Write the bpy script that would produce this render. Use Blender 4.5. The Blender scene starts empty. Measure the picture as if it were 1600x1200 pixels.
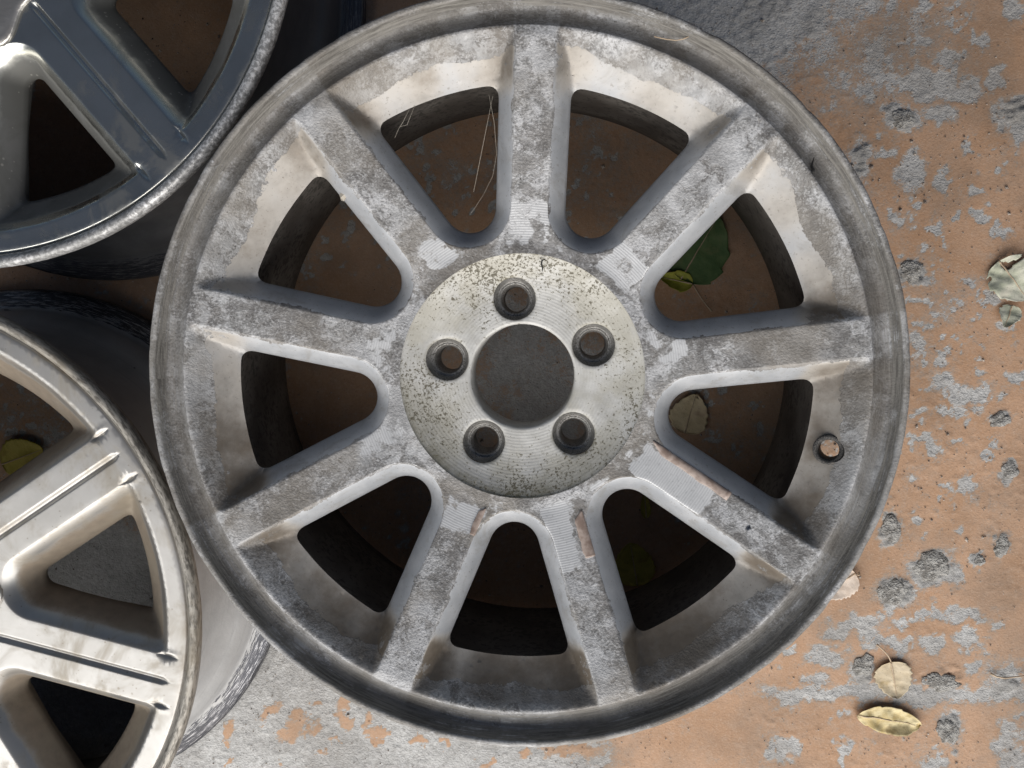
import bpy, bmesh, math, random
import numpy as np
from mathutils import Vector, Matrix
from mathutils.geometry import delaunay_2d_cdt
R_ = math.radians
random.seed(4); rng = np.random.default_rng(11)
sc = bpy.context.scene
COL = sc.collection

# ------------------------------------------------------------------ camera
cam_d = bpy.data.cameras.new('camera'); cam = bpy.data.objects.new('camera', cam_d); COL.objects.link(cam)
cam_d.sensor_width = 36.0; cam_d.lens = 36.0*1350/1600
cam_d.clip_start = 0.01; cam_d.clip_end = 200
CAMP = (0.0326, 0.0446, 0.767); CAMR = (-0.0838, 0.0667, 0.0)
cam.location = CAMP; cam.rotation_euler = CAMR
sc.camera = cam
# ------------------------------------------------------------------ light: open sky beyond the foot of the picture
w = bpy.data.worlds.new('World'); sc.world = w; w.use_nodes = True
nt = w.node_tree; bg = nt.nodes['Background']
sky = nt.nodes.new('ShaderNodeTexSky'); sky.sky_type = 'NISHITA'; sky.sun_disc = False
sky.sun_elevation = R_(38); sky.sun_rotation = R_(172); sky.air_density = 1.0; sky.dust_density = 4.0
nt.links.new(sky.outputs[0], bg.inputs[0]); bg.inputs[1].default_value = 0.040
ld = bpy.data.lights.new('open_sky', 'AREA'); ld.shape = 'RECTANGLE'; ld.size = 4.6; ld.size_y = 1.7
ld.energy = 76; ld.color = (1.0, 0.985, 0.96)
lo = bpy.data.objects.new('open_sky', ld); COL.objects.link(lo)
lo.location = (-0.2, -1.5, 1.3)
lo.rotation_euler = (Vector((0, 0, 0.1)) - Vector(lo.location)).to_track_quat('-Z', 'Y').to_euler()
vs = sc.view_settings; vs.view_transform = 'Standard'; vs.look = 'None'; vs.gamma = 1.0; vs.use_curve_mapping = False
vs.exposure = 0.08
cy = sc.cycles; cy.max_bounces = 6; cy.diffuse_bounces = 3; cy.glossy_bounces = 3; cy.transmission_bounces = 1; cy.caustics_reflective = False; cy.caustics_refractive = False

# ------------------------------------------------------------------ helpers
def rotm(rx, ry, rz):
    return np.array(Matrix.Rotation(rz, 3, 'Z') @ Matrix.Rotation(ry, 3, 'Y') @ Matrix.Rotation(rx, 3, 'X'))
_CR = rotm(*CAMR)
def gp(u, v, z=0.0):
    """point of the floor (height z) that the photograph shows at pixel u, v"""
    d = _CR @ np.array([(u-800)/1350, -(v-600)/1350, -1.0]); t = (z-CAMP[2])/d[2]
    return CAMP[0]+d[0]*t, CAMP[1]+d[1]*t

def _h(ix, iy, s):
    n = (ix.astype(np.int64)*374761393 + iy.astype(np.int64)*668265263 + s*1274126177) & 0x7fffffff
    n = ((n ^ (n >> 13))*1103515245 + 12345) & 0x7fffffff
    n = (n ^ (n >> 16)) & 0xffff
    return n/65535.0
def vn(x, y, f, s=0):
    x = np.asarray(x, float)*f+1000; y = np.asarray(y, float)*f+1000
    ix = np.floor(x); iy = np.floor(y); fx = x-ix; fy = y-iy
    fx = fx*fx*(3-2*fx); fy = fy*fy*(3-2*fy)
    a = _h(ix, iy, s); b = _h(ix+1, iy, s); c = _h(ix, iy+1, s); d = _h(ix+1, iy+1, s)
    return (a*(1-fx)+b*fx)*(1-fy)+(c*(1-fx)+d*fx)*fy
def fbm(x, y, f, s=0, o=4, g=.5):
    t = 0; a = 1; n = 0
    for i in range(o):
        t = t+a*vn(x, y, f*2**i, s+i*17); n += a; a *= g
    return t/n
def sstep(a, b, x):
    t = np.clip((x-a)/(b-a), 0, 1); return t*t*(3-2*t)
def smax(a, b, k):
    h = np.clip(k-np.abs(a-b), 0, None)/k
    return np.maximum(a, b)+h*h*k*.25

def link(o, parent=None):
    COL.objects.link(o)
    if parent is not None: o.parent = parent
    return o
def tag(o, label, cat, group=None, kind=None):
    if label: o['label'] = label
    if cat: o['category'] = cat
    if group: o['group'] = group
    if kind: o['kind'] = kind
    return o
def empty(name, loc, rz=0):
    o = bpy.data.objects.new(name, None); o.location = loc; o.rotation_euler = (0, 0, rz); o.empty_display_size = .05
    return link(o)
def mesh_obj(name, V, F, mat, parent=None, smooth=True, attrs=None, loc=None):
    me = bpy.data.meshes.new(name); me.from_pydata([tuple(v) for v in V], [], [tuple(int(i) for i in f) for f in F])
    me.validate(); me.update()
    if smooth: me.polygons.foreach_set('use_smooth', np.ones(len(me.polygons), bool))
    if attrs:
        for k, a in attrs.items():
            at = me.attributes.new(k, 'FLOAT', 'POINT'); at.data.foreach_set('value', np.asarray(a, np.float32))
    me.materials.append(mat)
    o = bpy.data.objects.new(name, me)
    if loc is not None: o.location = loc
    return link(o, parent)
def tube(pts, rad, n=6):
    P = [Vector(p) for p in pts]; V = []; F = []; m = len(P)
    for i, p in enumerate(P):
        t = (P[min(i+1, m-1)]-P[max(i-1, 0)]).normalized()
        a = t.orthogonal().normalized() if i == 0 else (a - t*a.dot(t)).normalized()
        b = t.cross(a); r = rad[i] if hasattr(rad, '__len__') else rad
        for k in range(n):
            an = 2*math.pi*k/n; V.append(p+a*math.cos(an)*r+b*math.sin(an)*r)
    for i in range(m-1):
        for k in range(n): F.append((i*n+k, i*n+(k+1) % n, (i+1)*n+(k+1) % n, (i+1)*n+k))
    F.append(tuple(range(n))[::-1]); F.append(tuple((m-1)*n+k for k in range(n)))
    return V, F

# ------------------------------------------------------------------ material helper
class MT:
    def __init__(s, name):
        s.m = bpy.data.materials.new(name); s.m.use_nodes = True; s.t = s.m.node_tree
        s.b = s.t.nodes['Principled BSDF']
        s.co = s.n('ShaderNodeTexCoord').outputs['Object']
    def n(s, ty, **kw):
        nd = s.t.nodes.new(ty)
        for k, v in kw.items(): setattr(nd, k, v)
        return nd
    def put(s, sock, v):
        if isinstance(v, bpy.types.NodeSocket): s.t.links.new(v, sock)
        elif isinstance(v, (tuple, list)):
            sock.default_value = (*v, 1) if len(v) == 3 and sock.type == 'RGBA' else v
        else: sock.default_value = v
    def noise(s, scale, detail=4, rough=.55, dist=0, co=None, out=0):
        nd = s.n('ShaderNodeTexNoise'); s.put(nd.inputs['Vector'], co or s.co)
        detail = max(0, min(detail, int(math.log2(2200/scale)))) if scale > 2 else detail
        for k, v in (('Scale', scale), ('Detail', detail), ('Roughness', rough), ('Distortion', dist)): s.put(nd.inputs[k], v)
        return nd.outputs[out]
    def voro(s, scale, feature='F1', co=None, rnd=1.0, out='Distance'):
        nd = s.n('ShaderNodeTexVoronoi', feature=feature); s.put(nd.inputs['Vector'], co or s.co)
        s.put(nd.inputs['Scale'], scale); s.put(nd.inputs['Randomness'], rnd); return nd.outputs[out]
    def math(s, op, a, b=0.0, c=None):
        nd = s.n('ShaderNodeMath', operation=op); s.put(nd.inputs[0], a); s.put(nd.inputs[1], b)
        if c is not None: s.put(nd.inputs[2], c)
        return nd.outputs[0]
    def ramp(s, v, a, b, lo=0.0, hi=1.0):
        nd = s.n('ShaderNodeMapRange', interpolation_type='SMOOTHSTEP'); s.put(nd.inputs[0], v)
        for i, q in enumerate((a, b, lo, hi)): s.put(nd.inputs[i+1], q)
        return nd.outputs[0]
    def mix(s, f, a, b, mode='MIX'):
        nd = s.n('ShaderNodeMix', data_type='RGBA', blend_type=mode); s.put(nd.inputs[0], f)
        s.put(nd.inputs[6], a); s.put(nd.inputs[7], b); return nd.outputs[2]
    def mixf(s, f, a, b):
        nd = s.n('ShaderNodeMix'); s.put(nd.inputs[0], f); s.put(nd.inputs[2], a); s.put(nd.inputs[3], b); return nd.outputs[0]
    def attr(s, name):
        nd = s.n('ShaderNodeAttribute', attribute_name=name); return nd.outputs['Fac']
    def bump(s, h, dist, strength=1.0, normal=None):
        nd = s.n('ShaderNodeBump'); s.put(nd.inputs['Height'], h); s.put(nd.inputs['Distance'], dist); s.put(nd.inputs['Strength'], strength)
        if normal is not None: s.put(nd.inputs['Normal'], normal)
        return nd.outputs[0]
    def mapped(s, scale):
        nd = s.n('ShaderNodeMapping'); s.put(nd.inputs['Vector'], s.co); nd.inputs['Scale'].default_value = scale; return nd.outputs[0]
    def radius(s):
        nd = s.n('ShaderNodeSeparateXYZ'); s.put(nd.inputs[0], s.co)
        return s.math('SQRT', s.math('ADD', s.math('MULTIPLY', nd.outputs[0], nd.outputs[0]), s.math('MULTIPLY', nd.outputs[1], nd.outputs[1])))
    def polar(s, scale, R=.23):
        nd = s.n('ShaderNodeSeparateXYZ'); s.put(nd.inputs[0], s.co)
        cb = s.n('ShaderNodeCombineXYZ'); s.put(cb.inputs[0], s.math('MULTIPLY', s.math('ARCTAN2', nd.outputs[1], nd.outputs[0]), R*scale[0]))
        s.put(cb.inputs[1], s.math('MULTIPLY', s.radius(), scale[1])); s.put(cb.inputs[2], s.math('MULTIPLY', nd.outputs[2], scale[2])); return cb.outputs[0]
    def fin(s, col, rough=.5, metal=0.0, normal=None, spec=.5):
        s.put(s.b.inputs['Base Color'], col); s.put(s.b.inputs['Roughness'], rough); s.put(s.b.inputs['Metallic'], metal)
        s.put(s.b.inputs['Specular IOR Level'], spec)
        if normal is not None: s.put(s.b.inputs['Normal'], normal)
        return s.m

def corroded(s):
    """colour, height, roughness of corroded cast aluminium whose lacquer has gone"""
    big = s.noise(32, 4, .62); mid = s.noise(170, 3, .75, .3); fine = s.noise(620, 2, .8)
    p1 = s.noise(20, 5, .68, .7); p2 = s.noise(62, 4, .7, .5)
    c = s.mix(s.ramp(mid, .32, .68), (.22, .217, .213), (.40, .398, .395))
    # lighter oxide bloom, then darker bare areas with definite edges where the skin has gone
    c = s.mix(s.math('MULTIPLY', s.ramp(big, .46, .56), .75), c, s.mix(s.ramp(mid, .34, .60), (.37, .37, .372), (.60, .602, .61)))
    c = s.mix(s.math('MULTIPLY', s.ramp(p1, .515, .545), .72), c, s.mix(s.ramp(mid, .36, .62), (.15, .143, .138), (.29, .28, .272)))
    c = s.mix(s.math('MULTIPLY', s.ramp(p2, .565, .59), .60), c, (.56, .562, .57))
    c = s.mix(s.math('MULTIPLY', s.ramp(p2, .425, .40), .55), c, (.17, .162, .155))
    c = s.mix(s.math('MULTIPLY', s.ramp(fine, .53, .66), .38), c, (.70, .705, .715))
    c = s.mix(s.math('MULTIPLY', s.ramp(fine, .46, .32), .42), c, (.105, .102, .098))
    zone = s.math('ADD', s.noise(8, 3, .6), s.math('MULTIPLY', s.math('SUBTRACT', s.noise(70, 4, .72, .6), .5), .75))
    c = s.mix(s.math('MULTIPLY', s.ramp(zone, .53, .58), .68), c, s.mix(s.ramp(p2, .40, .60), (.37, .372, .376), (.52, .523, .528)))
    c = s.mix(s.math('MULTIPLY', s.ramp(zone, .455, .41), .60), c, s.mix(s.ramp(p2, .40, .60), (.13, .123, .117), (.25, .238, .226)))
    pits = s.ramp(s.math('ADD', s.voro(300), s.math('MULTIPLY', p1, .9)), .46, .53, 1.0, 0.0)
    c = s.mix(s.math('MULTIPLY', pits, .8), c, (.055, .052, .05))
    c = s.mix(s.math('MULTIPLY', s.ramp(s.noise(12, 3, .6), .48, .62), .45), c, (.27, .24, .20))
    h = s.math('ADD', s.math('MULTIPLY', fine, .55), s.math('MULTIPLY', mid, .45))
    return c, h, s.mixf(fine, .42, .70)

def wheel_face_material():
    s = MT('weathered_wheel_alloy')
    cc, ch, cr = corroded(s)
    # silver paint of the spoke flanks and pockets
    pn = s.noise(60, 4, .6); pf = s.noise(500, 3, .6)
    pc = s.mix(s.ramp(pn, .35, .7), (.45, .465, .485), (.54, .55, .565))
    pc = s.mix(s.math('MULTIPLY', s.ramp(s.math('ADD', s.attr('grime_shade'), s.math('MULTIPLY', s.noise(30, 4, .6), .6)), .40, .85), .75), pc, (.47, .425, .365))
    grime_shade = s.math('ADD', s.attr('grime_shade'), s.math('MULTIPLY', s.math('SUBTRACT', s.noise(45, 5, .65), .5), 1.1))
    pc = s.mix(s.math('MULTIPLY', s.ramp(grime_shade, .45, 1.0), .92), pc, s.mix(s.noise(120, 3), (.15, .115, .08), (.27, .215, .16)))
    spots = s.ramp(s.math('ADD', s.voro(260), s.math('MULTIPLY', s.noise(40, 2), .5)), .22, .30, 1, 0)
    pc = s.mix(s.math('MULTIPLY', spots, .6), pc, (.10, .08, .065))
    pc = s.mix(s.math('MULTIPLY', s.ramp(s.noise(34, 5, .7, .8), .52, .66), .45), pc, (.33, .315, .29))
    pc = s.mix(s.math('MULTIPLY', s.ramp(s.noise(480, 2, .7), .60, .72), .5), pc, (.22, .20, .17))
    # ragged border between paint and corrosion
    edge = s.math('ADD', s.attr('face'), s.math('ADD', s.math('MULTIPLY', s.math('SUBTRACT', s.noise(55, 5, .72), .5), 1.9), s.math('MULTIPLY', s.math('SUBTRACT', s.noise(420, 3, .6), .5), .35)))
    fm = s.ramp(edge, .46, .54)
    col = s.mix(fm, pc, cc)
    dg = s.math('MULTIPLY', s.ramp(s.math('ADD', s.attr('grime_shade'), s.math('MULTIPLY', s.math('SUBTRACT', s.noise(38, 4, .7), .5), .8)), .35, .95), .70)  # dirt and the painted lower-pocket shade, laid over paint and corrosion
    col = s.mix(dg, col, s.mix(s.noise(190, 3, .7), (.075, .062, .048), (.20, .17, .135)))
    # clean bare metal still showing the lathe lines
    rr = s.radius(); mid_ = s.noise(300, 2, .7)
    lines = s.math('SINE', s.math('MULTIPLY', s.math('ADD', rr, s.math('MULTIPLY', s.noise(70, 2), .0008)), 2*math.pi/.00165))
    bare = s.ramp(s.math('ADD', s.attr('bare'), s.math('MULTIPLY', s.math('SUBTRACT', s.noise(75, 5, .7), .5), 1.5)), .44, .60)
    bc = s.mix(s.math('MULTIPLY', s.ramp(s.math('ADD', lines, s.math('MULTIPLY', s.math('SUBTRACT', s.noise(160, 3), .5), 3.5)), -.6, 1.0), .75), (.60, .605, .61), (.72, .725, .73))
    bc = s.mix(s.math('MULTIPLY', s.ramp(s.noise(500, 2, .7), .55, .75), .4), bc, (.3, .3, .3))
    col = s.mix(bare, col, bc)
    h = s.mixf(fm, 0.35, s.mixf(bare, ch, s.math('ADD', s.math('MULTIPLY', lines, .04), .5)))
    # stains on the channel behind the lip, with lower-side shade painted in
    streak = s.noise(1, 4, .7, .3, s.polar((35, 700, 500)))
    ch_ = s.math('MULTIPLY', s.attr('channel'), s.ramp(s.math('ADD', streak, s.math('MULTIPLY', s.math('SUBTRACT', s.noise(30, 4, .65), .5), .8)), .30, .62))
    col = s.mix(s.math('MULTIPLY', ch_, .85), col, s.mix(s.ramp(streak, .35, .65), (.12, .112, .10), (.31, .295, .27)))
    rough = s.mixf(fm, s.mixf(pn, .38, .60), cr); rough = s.mixf(bare, rough, .45); rough = s.mixf(ch_, rough, .75)
    metal = s.mixf(fm, .25, .22); metal = s.mixf(bare, metal, .30)
    return s.fin(col, rough, metal, s.bump(h, .0007, .9))

def hub_material():
    s = MT('machined_hub_metal')
    rr = s.radius()
    lines = s.math('SINE', s.math('MULTIPLY', s.math('ADD', rr, s.math('MULTIPLY', s.noise(40, 2), .0009)), 2*math.pi/.0021))
    n = s.noise(50, 4, .6); big = s.noise(24, 4, .65)
    c = s.mix(s.ramp(n, .35, .65), (.50, .493, .465), (.65, .645, .62))
    c = s.mix(s.math('MULTIPLY', s.ramp(lines, -.9, .9), .09), c, (.38, .37, .34))
    out = s.ramp(rr, .038, .080)
    c = s.mix(s.math('MULTIPLY', s.ramp(s.math('ADD', s.noise(17, 4, .65), s.math('MULTIPLY', out, .10)), .50, .66), .34), c, (.38, .345, .235))
    f = s.math('ADD', s.noise(480, 2, .8, .3), s.math('ADD', s.math('MULTIPLY', big, .55), s.math('MULTIPLY', out, .10)))
    fre = s.ramp(f, .935, 1.00)
    c = s.mix(s.math('MULTIPLY', fre, .85), c, (.075, .066, .045))
    c = s.mix(s.math('MULTIPLY', s.ramp(f, .86, .96), .28), c, (.24, .215, .15))
    rim = s.math('ADD', s.attr('grime_shade'), s.math('MULTIPLY', s.math('SUBTRACT', s.noise(90, 4, .7), .5), .9))  # edge dirt together with shade painted on the lower side
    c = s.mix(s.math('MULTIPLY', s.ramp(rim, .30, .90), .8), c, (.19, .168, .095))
    h = s.math('ADD', s.math('MULTIPLY', lines, .08), s.math('MULTIPLY', s.noise(500, 2), .35))
    return s.fin(c, s.mixf(fre, .58, .8), .15, s.bump(h, .0004, .8))

def simple_metal(name, a, b, scale, rough, metal, spots=None, bumpd=.0003):
    s = MT(name); n = s.noise(scale, 5, .6); f = s.noise(scale*8, 4, .65)
    c = s.mix(s.ramp(n, .35, .65), a, b)
    if spots:
        m = s.ramp(s.math('ADD', f, s.math('MULTIPLY', s.noise(scale*.5, 3), .4)), .70, .80); c = s.mix(s.math('MULTIPLY', m, .8), c, spots)
    return s.fin(c, s.mixf(n, rough*.85, min(1, rough*1.2)), metal, s.bump(s.math('ADD', f, n), bumpd, .6))

M = {}
M['face'] = wheel_face_material()
M['hub'] = hub_material()
M['seat'] = simple_metal('grimy_bolt_seat', (.24, .235, .22), (.40, .39, .37), 120, .42, .4, (.10, .09, .08))
M['rubber'] = simple_metal('perished_black_rubber', (.03, .03, .03), (.06, .058, .055), 150, .7, 0, (.12, .11, .1))
M['barrel_in'] = simple_metal('brake_dusted_barrel', (.07, .062, .055), (.14, .128, .115), 30, .6, .2, (.03, .028, .025))

def flake_material():
    s = MT('pinkish_brown_lacquer'); n = s.noise(160, 4, .6)
    c = s.mix(s.ramp(n, .35, .65), (.27, .20, .165), (.46, .375, .325)); return s.fin(c, .35, 0, s.bump(n, .0003, .5))
M['flake'] = flake_material()

# ------------------------------------------------------------------ wheel casting built as one skin, then split into parts
def lathe(profile, nseg, a0=0.0):
    V = []; F = []
    for k in range(nseg):
        a = a0+2*math.pi*k/nseg
        for r, z in profile: V.append((r*math.cos(a), r*math.sin(a), z))
    m = len(profile)
    for k in range(nseg):
        k2 = (k+1) % nseg
        for i in range(m-1): F.append((k*m+i, k2*m+i, k2*m+i+1, k*m+i+1))
    return V, F

def in_poly(P, poly):
    x, y = P[:, 0], P[:, 1]; ins = np.zeros(len(P), bool); n = len(poly)
    for i in range(n):
        x1, y1 = poly[i]; x2, y2 = poly[(i+1) % n]
        if y1 == y2: continue
        c = ((y1 > y) != (y2 > y)) & (x < (x2-x1)*(y-y1)/(y2-y1)+x1); ins ^= c
    return ins

class WheelShape:
    """N spokes; window axis on local +x; rounded-wedge windows between flat spokes"""
    def __init__(s, N, hw, inner, w, rout, rcrest, rin, zface, zpocket, depth, corner=.006, extra=None, gap=0):
        s.N = N; s.a = math.pi/N; s.hw = hw; s.w = w; s.rout = rout; s.rcrest = rcrest; s.rin = rin
        s.zface = zface; s.zpocket = zpocket; s.depth = depth; s.extra = extra; s.corner = corner; s.gap = gap
        sa = math.sin(s.a); apex = hw/sa; s.c = (inner-apex*sa)/(1-sa); s.rho = (s.c-apex)*sa
    def d(s, x, y):
        qx = x-s.c; qy = np.abs(y); ca, sa = math.cos(s.a), math.sin(s.a)
        sd = qx*sa-qy*ca; t = qx*ca+qy*sa
        return s.rho+np.where(t >= 0, sd, -np.hypot(qx, qy))
    def contour(s, dd, rmax):
        """open polyline of constant d, from +y side to -y side"""
        rr = s.rho-dd; ca, sa = math.cos(s.a), math.sin(s.a); pts = []
        # tangent start of the straight part, upper side
        tx, ty = s.c-rr*sa, rr*ca
        L = 0
        while math.hypot(tx+L*ca, ty+L*sa) < rmax: L += .0008
        n = max(2, int(L/.0022))
        for i in range(n, 0, -1): pts.append((tx+L*i/n*ca, ty+L*i/n*sa))
        na = max(6, int(rr*(math.pi-2*s.a)/.0016)); th0 = math.pi/2+s.a
        for i in range(na+1):
            th = th0+(2*math.pi-2*th0)*i/na; pts.append((s.c+rr*math.cos(th), rr*math.sin(th)))
        for i in range(1, n+1): pts.append((tx+L*i/n*ca, -(ty+L*i/n*sa)))
        return pts
    def window(s):
        P = s.contour(s.w, s.rout); P = [p for p in P if math.hypot(*p) < s.rout-s.corner]
        th = math.atan2(P[0][1], P[0][0]); up = P[0]
        # corner on the outer arc
        ca, sa = math.cos(s.a), math.sin(s.a); L = 0
        while math.hypot(up[0]+L*ca, up[1]+L*sa) < s.rout: L += .0002
        cx, cy = up[0]+L*ca, up[1]+L*sa; thc = math.atan2(cy, cx); the = thc-s.corner/s.rout
        e = (s.rout*math.cos(the), s.rout*math.sin(the))
        bez = []
        for i in range(1, 6):
            t = i/6; bez.append(((1-t)**2*up[0]+2*t*(1-t)*cx+t*t*e[0], (1-t)**2*up[1]+2*t*(1-t)*cy+t*t*e[1]))
        arc = [(s.rout*math.cos(q), s.rout*math.sin(q)) for q in np.linspace(the, -the, 40)]
        return P[::-1][:0] + P + [(p[0], -p[1]) for p in bez] + arc[::-1] + bez[::-1]
    def z(s, x, y):
        """height of the casting for local window-axis coordinates"""
        r = np.hypot(x, y); d = s.d(x, y); zf = s.zface(r)
        e = .0007
        dd = np.where(d > e, d, np.where(d > -e, (d+e)**2/(4*e), 0))
        q = np.clip(dd/s.w, 0, 1.6); zw = zf-s.depth*(.42*q+.58*q**1.9)
        z = np.minimum(zf, smax(zw, np.minimum(s.zpocket(r), zf), .0045))
        if s.extra: z = z+s.extra(x, y, r, d)
        return z
    def sector(s, hole=None, nring=32, extra_lines=()):
        a = s.a; V = []; E = []
        def add(pts, closed=False):
            i0 = len(V); V.extend(pts); n = len(pts)
            E.extend((i0+i, i0+i+1) for i in range(n-1))
            if closed: E.append((i0+n-1, i0))
        win = s.window(); add(win, True)
        for dd in (-.0008, -.0003, .0002, .0008, .0016, .0030, .0050, .0075, .0105, .0135, .0160):
            if dd > s.w-.0012: continue
            P = [p for p in s.contour(dd, s.rcrest-.001) if abs(math.atan2(p[1], p[0])) < a-1e-4]
            add(P)
        def arc(r, n): add([(r*math.cos(t), r*math.sin(t)) for t in np.linspace(-a, a, n+1)])
        arc(s.rin, nring); arc(s.rcrest, nring)
        for r in np.arange(s.rout+.003, s.rcrest-.001, .0032): arc(r, nring)
        rad = np.linspace(s.rin, s.rcrest, 64)
        for sg in (-1, 1): add([(r*math.cos(a), sg*r*math.sin(a)) for r in rad])
        for L in extra_lines: add(L)
        if hole:
            hx, hr = hole; add([(hx+hr*math.cos(t), hr*math.sin(t)) for t in np.linspace(0, 2*math.pi, 25)[:-1]], True)
        g = .0026; X, Y = np.meshgrid(np.arange(.07, s.rcrest, g), np.arange(-.09, .09, g)); X = X+(np.arange(X.shape[0]) % 2)[:, None]*g/2
        P = np.stack([X.ravel(), Y.ravel()], 1)
        r = np.hypot(P[:, 0], P[:, 1]); th = np.abs(np.arctan2(P[:, 1], P[:, 0])); d = s.d(P[:, 0], P[:, 1])
        keep = (r > s.rin+.0015) & (r < s.rcrest-.0015) & (th < a-.0015/r) & ((d < -.002) | (d > .0035) & (r > s.rout+.001)) & ~in_poly(P, win)
        if s.gap: keep &= np.abs(r*np.sin(th-a)) > s.gap
        V.extend(map(tuple, P[keep]))
        vo, eo, fo, *_ = delaunay_2d_cdt([Vector(v) for v in V], E, [], 0, 1e-6)
        Q = np.array([(v.x, v.y) for v in vo]); F = np.array([f for f in fo if len(f) == 3])
        C = Q[F].mean(1); rc = np.hypot(C[:, 0], C[:, 1]); tc = np.abs(np.arctan2(C[:, 1], C[:, 0]))
        cosn = math.cos(a/nring)
        ok = (rc > s.rin*cosn*(1-1e-7)) & (rc < s.rcrest) & (tc < a) & ~in_poly(C, win)
        ar = np.abs(np.cross(Q[F[:, 1]]-Q[F[:, 0]], Q[F[:, 2]]-Q[F[:, 0]])); ok &= ar > 1e-11
        if hole: ok &= np.hypot(C[:, 0]-hole[0], C[:, 1]) > hole[1]*.99
        F = F[ok]
        A = Q[F]; cr = np.cross(A[:, 1]-A[:, 0], A[:, 2]-A[:, 0]); F[cr < 0] = F[cr < 0][:, ::-1]
        return Q, F, win

def assemble(shape, base_ang, hole_sector=None, hole=None, extra_lines=(), skirt=.007):
    """whole front skin of a wheel: returns bmesh-ready arrays and a code per face"""
    VV = []; FF = []; CODE = []; off = 0
    Q0, F0, win0 = shape.sector(None, extra_lines=extra_lines)
    for k in range(shape.N):
        Q, F = (Q0, F0)
        if hole and k == hole_sector: Q, F, _ = shape.sector(hole, extra_lines=extra_lines)
        z = shape.z(Q[:, 0], Q[:, 1]); ang = base_ang+2*shape.a*k
        c, s_ = math.cos(ang), math.sin(ang)
        P = np.stack([Q[:, 0]*c-Q[:, 1]*s_, Q[:, 0]*s_+Q[:, 1]*c, z], 1)
        C = Q[F].mean(1); r = np.hypot(C[:, 0], C[:, 1]); d = shape.d(C[:, 0], C[:, 1])
        zw = shape.zface(r)-shape.depth*np.clip(d/shape.w, 0, 2)
        pocket = (d > 0) & (shape.zpocket(r) > zw) & (r > shape.rout-.012) | (r > shape.rcrest-.004)
        code = np.where(pocket, -1, np.where(r < shape.c-shape.rho+.009, -2, np.where(C[:, 1] > 0, k+1, k)))   # spoke index; -1 rim, -2 hub
        code = np.where(code == shape.N, 0, code)
        VV.append(P); FF.append(F+off); CODE.append(code); off += len(P)
        # skirt below the window edge
        n = len(win0); W = np.array(win0); wz = shape.z(W[:, 0], W[:, 1]); cen = np.array([(W[:, 0].min()+W[:, 0].max())/2, 0])
        D = W-cen; D = D/np.linalg.norm(D, axis=1)[:, None]; W2 = W+D*.0008; W3 = W+D*.004
        ring = []
        for Wq, zq in ((W, wz), (W2, wz-skirt*.35), (W3, wz-skirt)):
            ring.append(np.stack([Wq[:, 0]*c-Wq[:, 1]*s_, Wq[:, 0]*s_+Wq[:, 1]*c, zq], 1))
        SF = []; SC = []
        for q in range(2):
            for i in range(n):
                j = (i+1) % n; SF.append((off+q*n+i, off+q*n+j, off+(q+1)*n+j)); SF.append((off+q*n+i, off+(q+1)*n+j, off+(q+1)*n+i))
                rr_ = np.hypot(*W[i]); cd = -1 if rr_ > shape.rout-.0008 else (-2 if rr_ < shape.c-shape.rho+shape.w+.006 else ((k+1) % shape.N if W[i][1] > 0 else k))
                SC += [cd, cd]
        VV.append(np.concatenate(ring)); FF.append(np.array(SF)); CODE.append(np.array(SC)); off += 3*n
    return np.concatenate(VV), np.concatenate(FF), np.concatenate(CODE)

def split_parts(chunks, parent, sharp=32, attr_fn=None, weld=2e-5):
    """chunks: list of (V, F, code).  Welds everything, shades it as one skin, then makes one mesh per code.
    returns {code: (V, F, corner normals)}"""
    bm = bmesh.new(); lay = bm.faces.layers.int.new('code')
    for V, F, C in chunks:
        vs_ = [bm.verts.new(v) for v in V]
        for f, c in zip(F, C):
            try: fc = bm.faces.new([vs_[i] for i in f])
            except ValueError: continue
            fc[lay] = int(c); fc.smooth = True
    bmesh.ops.remove_doubles(bm, verts=bm.verts, dist=weld)
    bmesh.ops.dissolve_degenerate(bm, edges=bm.edges, dist=1e-6)
    bm.normal_update()
    for e in bm.edges:
        if len(e.link_faces) == 2 and e.calc_face_angle(0) > R_(sharp): e.smooth = False
    me = bpy.data.meshes.new('tmp'); bm.to_mesh(me); bm.free()
    n = len(me.vertices); co = np.zeros(n*3); me.vertices.foreach_get('co', co); co = co.reshape(-1, 3)
    cn = np.zeros(len(me.loops)*3); me.corner_normals.foreach_get('vector', cn); cn = cn.reshape(-1, 3)
    lv = np.zeros(len(me.loops), int); me.loops.foreach_get('vertex_index', lv)
    code = np.zeros(len(me.polygons), int); me.attributes['code'].data.foreach_get('value', code)
    st = np.zeros(len(me.polygons), int); me.polygons.foreach_get('loop_start', st)
    tt = np.zeros(len(me.polygons), int); me.polygons.foreach_get('loop_total', tt)
    out = {}
    for c in np.unique(code):
        idx = np.where(code == c)[0]; F = []; NN = []; used = {}
        for p in idx:
            sl = slice(st[p], st[p]+tt[p]); F.append([used.setdefault(v, len(used)) for v in lv[sl]]); NN.append(cn[sl])
        V = co[list(used.keys())]; out[int(c)] = (V, F, np.concatenate(NN))
    bpy.data.meshes.remove(me)
    return out

def part(name, data, mat, parent, attr_fn=None):
    V, F, NN = data
    me = bpy.data.meshes.new(name); me.from_pydata([tuple(v) for v in V], [], F); me.update()
    me.polygons.foreach_set('use_smooth', np.ones(len(me.polygons), bool))
    me.normals_split_custom_set([tuple(n) for n in NN])
    if attr_fn:
        for k, a in attr_fn(V).items():
            at = me.attributes.new(k, 'FLOAT', 'POINT'); at.data.foreach_set('value', np.asarray(a, np.float32))
    me.materials.append(mat)
    return link(bpy.data.objects.new(name, me), parent)

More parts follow.
